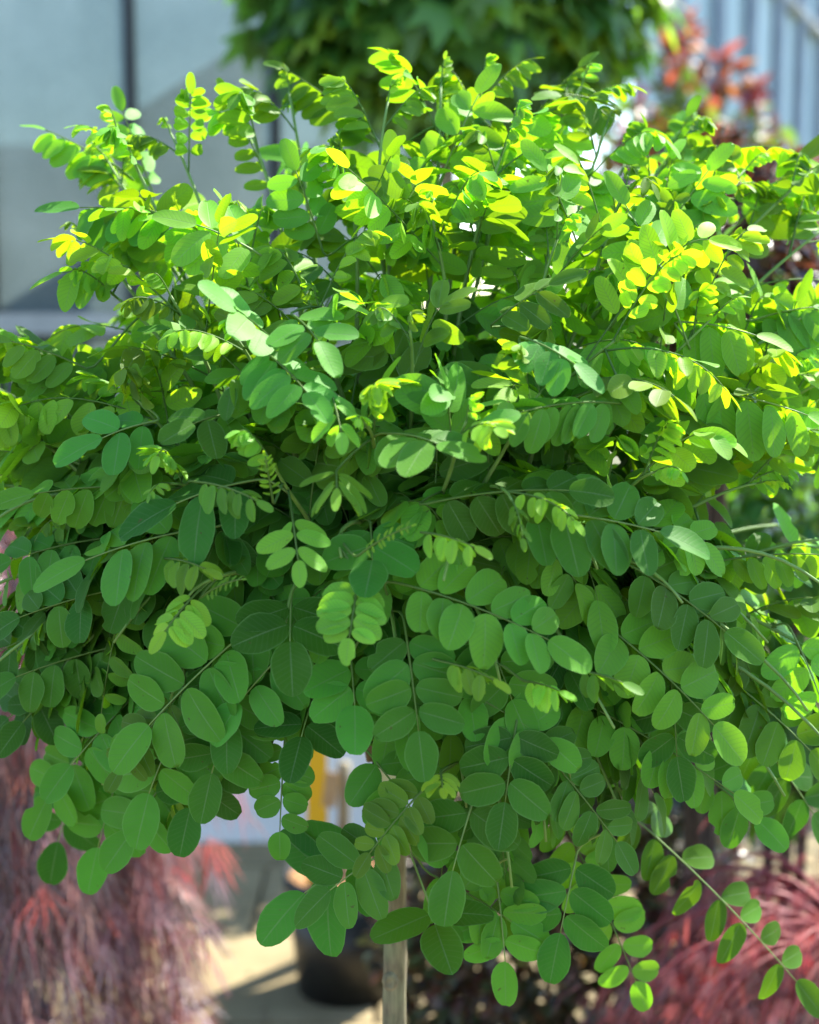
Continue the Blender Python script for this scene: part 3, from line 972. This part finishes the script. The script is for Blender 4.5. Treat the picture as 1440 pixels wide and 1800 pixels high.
# ---- hero leaves read off the photograph: base, tip, leaflet length (px), pairs, age, width ratio, droop, face (to the viewer), extra distance
H = [
    ((440, 1110), (262, 1275), 112, 4, .05, .66, .05, .75, 0), ((300, 1240), (212, 1352), 62, 5, .42, .62, .1, .7, -.01), ((330, 1240), (262, 1395), 112, 3, .0, .68, .05, .8, .03),
    ((235, 1290), (172, 1490), 96, 4, .0, .66, .1, .8, .06), ((160, 1310), (102, 1480), 88, 4, .0, .66, .1, .8, .08), ((262, 1030), (35, 1085), 84, 5, .08, .68, .45, .8, 0),
    ((262, 1130), (28, 1190), 84, 5, .04, .68, .45, .8, .03), ((345, 935), (150, 985), 112, 3, .16, .55, .25, .55, -.01), ((262, 862), (60, 868), 82, 5, .12, .6, .8, .85, 0),
    ((430, 850), (310, 885), 125, 2, .05, .58, .3, .6, 0), ((362, 852), (452, 880), 52, 6, .85, .5, 1.0, .4, -.03), ((300, 985), (360, 1000), 58, 4, .6, .5, .8, .5, -.02),
    ((338, 1052), (290, 1110), 60, 5, .75, .5, .7, .5, -.03), ((515, 915), (524, 985), 72, 3, .5, .5, .4, .7, -.02), ((592, 832), (592, 858), 80, 4, .55, .3, .7, .4, -.03),
    ((652, 930), (655, 985), 96, 3, .02, .76, .1, .85, .01), ((628, 1040), (614, 1122), 66, 5, .55, .62, .1, .8, -.035), ((512, 1060), (510, 1128), 108, 3, .0, .72, .1, .85, .01),
    ((715, 1125), (736, 1285), 98, 5, .14, .66, .1, .8, -.01), ((618, 1170), (624, 1240), 100, 3, .0, .74, .1, .85, .02), ((738, 1040), (965, 1125), 98, 6, .14, .64, .12, .75, -.015),
    ((905, 1270), (1085, 1480), 76, 7, .28, .62, .1, .75, -.02), ((905, 1290), (888, 1410), 92, 5, .04, .68, .1, .85, 0), ((830, 1415), (796, 1530), 108, 4, .08, .66, .1, .8, -.02),
    ((735, 1400), (650, 1500), 64, 6, .5, .6, .1, .75, -.03), ((675, 1500), (580, 1565), 98, 3, .16, .6, .1, .75, -.01), ((640, 1500), (535, 1570), 128, 3, .0, .6, .1, .7, .03),
    ((758, 1600), (765, 1625), 130, 2, .1, .58, .05, .85, 0), ((875, 1560), (888, 1690), 86, 5, .06, .6, .1, .85, 0), ((995, 1460), (1118, 1725), 70, 8, .26, .62, .1, .75, -.01),
    ((1120, 1450), (1400, 1725), 84, 7, .2, .56, .35, .7, .01), ((990, 1225), (1290, 1395), 80, 7, .1, .68, .35, .8, .0), ((1085, 1120), (1255, 1275), 90, 5, .25, .72, .15, .75, -.02),
    ((1270, 1190), (1425, 1320), 90, 5, .25, .68, .15, .7, 0), ((1062, 712), (915, 725), 86, 5, .16, .5, .9, .75, -.01), ((790, 882), (1000, 862), 88, 4, .04, .66, .7, .85, 0),
    ((940, 905), (1160, 935), 112, 4, .16, .6, .25, .6, -.015), ((700, 765), (770, 780), 110, 2, .14, .56, .2, .3, -.02), ((756, 940), (835, 962), 50, 6, .85, .5, 1.0, .4, -.035),
    ((792, 1168), (868, 1195), 52, 6, .75, .5, 1.0, .4, -.03), ((932, 1200), (985, 1215), 50, 5, .75, .45, .9, .4, -.03), ((1028, 1182), (1095, 1200), 56, 5, .65, .5, .9, .4, -.03),
    ((500, 1320), (492, 1462), 56, 5, .0, .78, .05, .9, .04), ((545, 1245), (530, 1295), 100, 2, .0, .62, .1, .8, .04), ((775, 1362), (778, 1385), 40, 4, .8, .5, .5, .7, -.03),
    ((645, 968), (722, 925), 17, 8, .6, .36, .1, .8, -.04), ((478, 870), (466, 802), 19, 7, .6, .36, .1, .8, -.03), ((365, 1045), (425, 1018), 18, 7, .6, .36, .1, .8, -.03),
    ((470, 590), (415, 545), 92, 1, .2, .7, .1, .5, -.02), ((520, 560), (560, 600), 88, 3, .2, .62, .3, .4, -.02), ((585, 700), (600, 760), 62, 4, .6, .5, .8, .5, -.03),
    ((470, 625), (540, 690), 92, 4, .14, .5, .4, .3, -.02), ((400, 730), (340, 745), 84, 3, .1, .62, .4, .6, -.01), ((260, 745), (180, 770), 104, 3, .05, .58, .4, .5, 0),
    ((930, 600), (1010, 640), 80, 4, .2, .55, .5, .3, -.01), ((780, 1550), (900, 1620), 84, 3, .0, .62, .1, .85, .05), ((1010, 1520), (985, 1640), 100, 3, .0, .64, .1, .85, .02),
    ((410, 1180), (400, 1270), 96, 3, .0, .68, .15, .85, .05), ((860, 1130), (900, 1230), 92, 4, .0, .68, .15, .85, .05), ((1180, 1200), (1190, 1330), 88, 5, .02, .68, .2, .85, .04),
    ((80, 1230), (40, 1270), 78, 3, .0, .68, .4, .85, .04), ((1230, 1360), (1330, 1440), 82, 5, .05, .66, .35, .8, .03), ((1330, 1300), (1430, 1430), 84, 5, .1, .66, .35, .75, .02),
    ((300, 1170), (125, 1345), 90, 4, .0, .66, .15, .75, .04), ((230, 1220), (85, 1400), 88, 4, .0, .66, .15, .75, .06), ((390, 1270), (335, 1420), 98, 4, .0, .66, .15, .8, .05),
    ((160, 1170), (15, 1262), 84, 4, .0, .66, .3, .75, .04), ((430, 1190), (372, 1360), 98, 4, .0, .66, .15, .8, .04), ((330, 1320), (232, 1462), 96, 4, .0, .66, .15, .8, .05),
    ((140, 1090), (-10, 1150), 84, 4, .04, .66, .3, .75, .03), ((180, 950), (20, 985), 84, 4, .08, .64, .4, .7, .03), ((520, 1130), (420, 1235), 96, 4, .02, .66, .15, .8, .03),
    ((1130, 1010), (1275, 1110), 92, 4, .15, .64, .25, .7, .01), ((820, 1220), (960, 1300), 88, 4, .02, .66, .2, .8, .03), ((660, 1340), (742, 1450), 90, 4, .05, .66, .15, .8, .02),
    # the upper, backlit ones: sun glow put into their young leaf tone
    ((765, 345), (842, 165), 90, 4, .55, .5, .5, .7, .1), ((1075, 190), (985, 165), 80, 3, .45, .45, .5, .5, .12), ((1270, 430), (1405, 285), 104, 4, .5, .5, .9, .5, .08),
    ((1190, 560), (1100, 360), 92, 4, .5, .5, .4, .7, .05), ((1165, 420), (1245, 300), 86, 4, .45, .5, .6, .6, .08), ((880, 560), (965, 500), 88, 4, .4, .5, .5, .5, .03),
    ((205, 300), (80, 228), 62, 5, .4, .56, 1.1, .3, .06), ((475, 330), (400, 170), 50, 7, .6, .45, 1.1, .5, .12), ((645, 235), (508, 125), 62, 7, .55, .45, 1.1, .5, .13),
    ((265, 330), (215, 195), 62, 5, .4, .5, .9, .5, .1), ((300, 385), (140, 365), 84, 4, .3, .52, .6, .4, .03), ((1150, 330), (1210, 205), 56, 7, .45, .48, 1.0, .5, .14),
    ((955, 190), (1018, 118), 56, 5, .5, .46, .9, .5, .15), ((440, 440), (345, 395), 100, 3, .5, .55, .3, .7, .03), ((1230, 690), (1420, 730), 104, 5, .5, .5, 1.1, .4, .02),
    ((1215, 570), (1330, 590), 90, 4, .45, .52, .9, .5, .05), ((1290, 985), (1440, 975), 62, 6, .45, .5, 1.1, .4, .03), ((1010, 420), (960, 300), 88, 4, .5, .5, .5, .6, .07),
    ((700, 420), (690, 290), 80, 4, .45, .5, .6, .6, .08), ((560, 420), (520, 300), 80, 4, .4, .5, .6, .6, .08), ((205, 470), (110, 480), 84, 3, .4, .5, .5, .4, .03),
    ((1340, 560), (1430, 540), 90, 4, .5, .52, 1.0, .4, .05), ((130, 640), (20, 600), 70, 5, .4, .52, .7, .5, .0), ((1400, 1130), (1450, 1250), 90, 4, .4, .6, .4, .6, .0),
]
VIEW = -CF
HERO = []
rh = np.random.default_rng(23)
for (bp, ep, lp, pairs, age_glow, wr, droop, face, dz) in H:
    d1 = dfront(*ep) + dz - .015
    d0 = max(dfront(*bp) + dz + .02, d1 + .012)
    B, E = at(bp[0], bp[1], d0), at(ep[0], ep[1], d1)
    L = lp * .98 * d1 / FPX
    B = E + (B - E) * 1.2
    if age_glow < .45:
        pairs = int(np.clip(round(np.linalg.norm(E - B) * .88 / (.76 * wr * L)), 1, 8))
    near = ALLPTS[np.argmin(np.linalg.norm(ALLPTS - (B + CF * .03 + UP * .01), axis=1))]
    span = np.linalg.norm(E - B)
    ctrl = B + (E - B) * .5 + (UP * .5 + VIEW * .5) * span * .14
    nref = nrm(VIEW * face + UP * (1 - face * .6))
    c, lf = compound(B, ctrl, E, nref, pairs, L, wr, droop, age_glow, rh, start=.12, fold=(.5 if age_glow > .5 else 0))
    HERO.append((c, lf, near, age_glow, L))

# ---- all the other leaves grow along the shoots
ra = np.random.default_rng(29)
AUTO = []
axis_xy = np.array([GR[0], GR[1]])
for si, (c, ln) in enumerate(CURVES):
    nodes = max(7, int(ln / (.043 if c[-1][2] > 1.5 else .024)))
    az = ra.uniform(0, 6.28)
    back = si >= len(SHOOTS) - NBACK
    for k in range(nodes):
        s = .22 + .78 * (k + ra.uniform(-.3, .3)) / (nodes - 1)
        if s > 1 or s < .18:
            continue
        f = s * 25; i = min(int(f), 24); f -= i
        p = c[i] * (1 - f) + c[i + 1] * f
        T = nrm(c[i + 1] - c[i])
        az += 2.4 + ra.normal(0, .3)
        q = nrm(np.cross(T, UP) + np.array([1e-3, 0, 0])); w = np.cross(T, q)
        d = math.cos(az) * q + math.sin(az) * w
        outv = np.array([p[0] - axis_xy[0], p[1] - axis_xy[1], 0])
        outv = outv / (np.linalg.norm(outv) + .08)
        tipness = max(0, (s - .72) / .28)
        px, py, dd = proj(p)
        low = np.clip((py - 590 - .75 * max(0, px - 850)) / 480, 0, 1)             # lower leaves large, flat, hanging; right edge counted with the sunlit upper zone
        L = ra.uniform(.039, .049) * (1 + .02 * low) * (1 - .5 * tipness ** 1.4)
        pairs = int(ra.integers(5, 8)) if tipness < .5 else int(ra.integers(6, 9))
        pairs = max(3, pairs - 2) if tipness < .5 and low < .5 else pairs
        Lr = L * (pairs * (.43 + .1 * tipness + .2 * (1 - low)) + .6) * ra.uniform(.9, 1.15)
        dirv = nrm(T * (.8 - .35 * low + .3 * tipness) + d * .85 + outv * (.2 + .45 * low) + UP * (.3 - .3 * low))
        drp = ra.uniform(.05, .4) * (1 - low) + ra.uniform(.25, .6) * low
        end = p + dirv * Lr * .8 - UP * Lr * drp
        ctrl = p + dirv * Lr * .55
        age_glow = np.clip(.02 + .12 * ra.random() + (.46 + .4 * ra.random()) * (1 - low) + .5 * tipness ** 1.5, 0, 1)  # upper and right leaves toned younger: sunlit glow put into leaf colour
        dr = ra.uniform(.2, 1.1) * (1 - .75 * low) + .08
        if tipness > .5:
            dr += .3
        nref = nrm(UP * .9 + outv * (.45 + .3 * low) + ra.normal(0, .2 + .15 * (1 - low), 3))
        ends = [proj(end), proj((p + end) / 2), proj(end - UP * L * .8 + dirv * L * .5)]
        if not all(inside(e[0], e[1] + (-26 if e[1] < 430 else 0)) for e in ends):
            continue
        if py > 1050:
            sd_ = nrm(np.cross(nrm(end - p), nref))
            if not all(inside(*proj((p + end) / 2 + k_ * sd_ * L * .95)[:2]) and inside(*proj(end + k_ * sd_ * L * .7)[:2]) for k_ in (-1, 1)):
                continue
        if any(e[0] < -170 or e[0] > 1530 for e in ends):
            continue
        bad = False
        for e in ends:
            lim = dfront(e[0], e[1]) + (.022 if e[1] > 820 else -.04)
            if e[2] < lim:
                bad = True
            if 1305 < e[0] < 1500 and 880 < e[1] < 945 or 1375 < e[0] < 1500 and 395 < e[1] < 495:
                bad = True
        if bad:
            continue
        wr = ra.uniform(.45, .54) + .13 * low
        cc, lf = compound(p, ctrl, end, nref, pairs, L, wr, dr, age_glow, ra, start=.16, fold=(.55 if tipness > .6 else 0), loose=.6 * (1 - low) * (1 - .5 * tipness))
        AUTO.append((cc, lf, age_glow, L, ends[0]))
for si, (c, ln) in enumerate(CURVES[:len(SHOOTS) - NBACK]):       # young leaves at the tip of every shoot
    px, py, dd = proj(c[-1])
    if py > 900:
        continue
    T = nrm(c[-1] - c[-3])
    a0 = ra.uniform(0, 6.28)
    q = nrm(np.cross(T, UP) + np.array([1e-3, 0, 0])); w = np.cross(T, q)
    for k in range(3 if py < 400 else 2):
        an = a0 + k * 2.2
        d = math.cos(an) * q + math.sin(an) * w
        L = (.012, .020, .028, .033)[k] * ra.uniform(.85, 1.15)
        pairs = (5, 7, 7, 6)[k]
        Lr = L * (pairs * .52 + .5)
        p = c[-1] if k < 1 else c[-1 - k] * .5 + c[-2 - k] * .5
        dirv = nrm(T * (1.4 if k == 0 else .9) + d * (.2 if k == 0 else .7) + UP * .25)
        end = p + dirv * Lr * .85 - UP * Lr * ra.uniform(.15, .4)
        cc, lf = compound(p, p + dirv * Lr * .6, end, nrm(UP + ra.normal(0, .25, 3)), pairs, L, ra.uniform(.42, .52), ra.uniform(.5, 1.2), (.95, .8, .62, .5)[k], ra, start=.14, fold=.5, loose=.3)
        AUTO.append((cc, lf, .7, L, proj(end)))
print('auto leaves', len(AUTO), 'hero leaflets', sum(len(h[1]) for h in HERO))

# ---- write the leaves: named leaflets on the largest hero leaves, one object for every other leaf, the rest as one mass
budget = 300
order = sorted(range(len(HERO)), key=lambda k: -HERO[k][4])
for k in order:
    c, lf, near, age_glow, L = HERO[k]
    b = MB()
    stalk = bez(near, near + (c[0] - near) * .35 + UP * .004, c[0] - (c[1] - c[0]) * 1.5, c[0], 6)
    b.tube(np.concatenate([stalk[:-1], c]), np.concatenate([np.full(5, .0011), np.linspace(.0011, .0005, len(c))]), 5, tint=.85)
    split = len(lf) <= budget
    if not split:
        for (V, A, B_) in lf:
            b.add(V, TFACE, A, B_)
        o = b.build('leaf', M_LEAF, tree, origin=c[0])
    else:
        budget -= len(lf)
        o = b.build('leaf', M_STEM, tree, origin=c[0])
        for (V, A, B_) in lf:
            m = MB(); m.add(V, TFACE, A, B_)
            m.build('leaflet', M_LEAF, o, origin=V[0])


def score(a):
    e = a[4]
    vis = -20 if not (-40 < e[0] < 1480 and 60 < e[1] < 1800) else 0
    return vis - (e[2] - dfront(e[0], e[1])) * 3 + a[3] * 8


AUTO.sort(key=lambda a: -score(a))
keep = 300 - len(HERO)
mass = MB()
for k, (c, lf, age_glow, L, e) in enumerate(AUTO):
    b = MB() if k < keep else mass
    b.tube(c, np.linspace(.0009, .0004, len(c)), 4, tint=.85, cap=False)
    for (V, A, B_) in lf:
        b.add(V, TFACE, A, B_)
    if k < keep:
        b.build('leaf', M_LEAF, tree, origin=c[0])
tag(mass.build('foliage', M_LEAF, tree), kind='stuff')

# ---- dark wiry twigs and the plastic label at the graft
tw = [((692, 1330), (640, 1300), (660, 1400), (648, 1380)), ((690, 1345), (655, 1330), (640, 1372), (625, 1352)), ((700, 1310), (668, 1290), (690, 1350), (668, 1372)),
      ((705, 1320), (735, 1300), (700, 1390), (722, 1402)), ((688, 1300), (650, 1310), (700, 1360), (690, 1400)), ((642, 1345), (644, 1380), (643, 1400), (643, 1425))]
for (a, b_, c_, d_) in tw:
    MB().tube(bez(at(*a, 1.47), at(*b_, 1.46), at(*c_, 1.45), at(*d_, 1.455), 12), np.linspace(.0022, .0010, 12), 6).build('twig', M_TWIG, tree)
p = at(690, 1362, 1.43)
lb = MB()
pts = [(-.022, -.004), (-.020, .006), (-.006, .008), (.004, .012), (.024, .019), (.026, .014), (.008, .003), (.002, -.005), (-.012, -.007)]
V = [(p[0] + x, p[1] + s_, p[2] + z) for s_ in (-.0006, .0006) for x, z in pts]
m = len(pts)
lb.add(V, [tuple(range(m)), tuple(range(m, 2 * m))[::-1]] + [(i, m + i, m + (i + 1) % m, (i + 1) % m) for i in range(m)])
pl = tag(lb.build('plant_label', M_CREAM, smooth=False, origin=p), 'cream plastic loop label tied at the locust trunk top', 'label')
h = MB().box(p + np.array([-.013, -.0014, .0015]), (.005, .001, .0028)).build('slot', M_TWIG, pl, smooth=False)

r = np.random.default_rng(77)
n = 260
q = np.stack([r.uniform(-1.2, .6, n), r.uniform(2.2, 4.1, n), np.full(n, PZ + .004)], 1)
b = MB()
scatter(b, OV[0], OV[1], None, q, np.stack([r.normal(size=n), r.normal(size=n), r.normal(0, .12, n)], 1), np.tile(UP, (n, 1)) + r.normal(0, .2, (n, 3)), r.uniform(.008, .022, n), tints(n, .5, .4, 9))
tag(b.build('leaf_litter', M_MIXED), 'small dry brown leaf litter lying on the sandstone paving', 'leaf litter', kind='stuff')
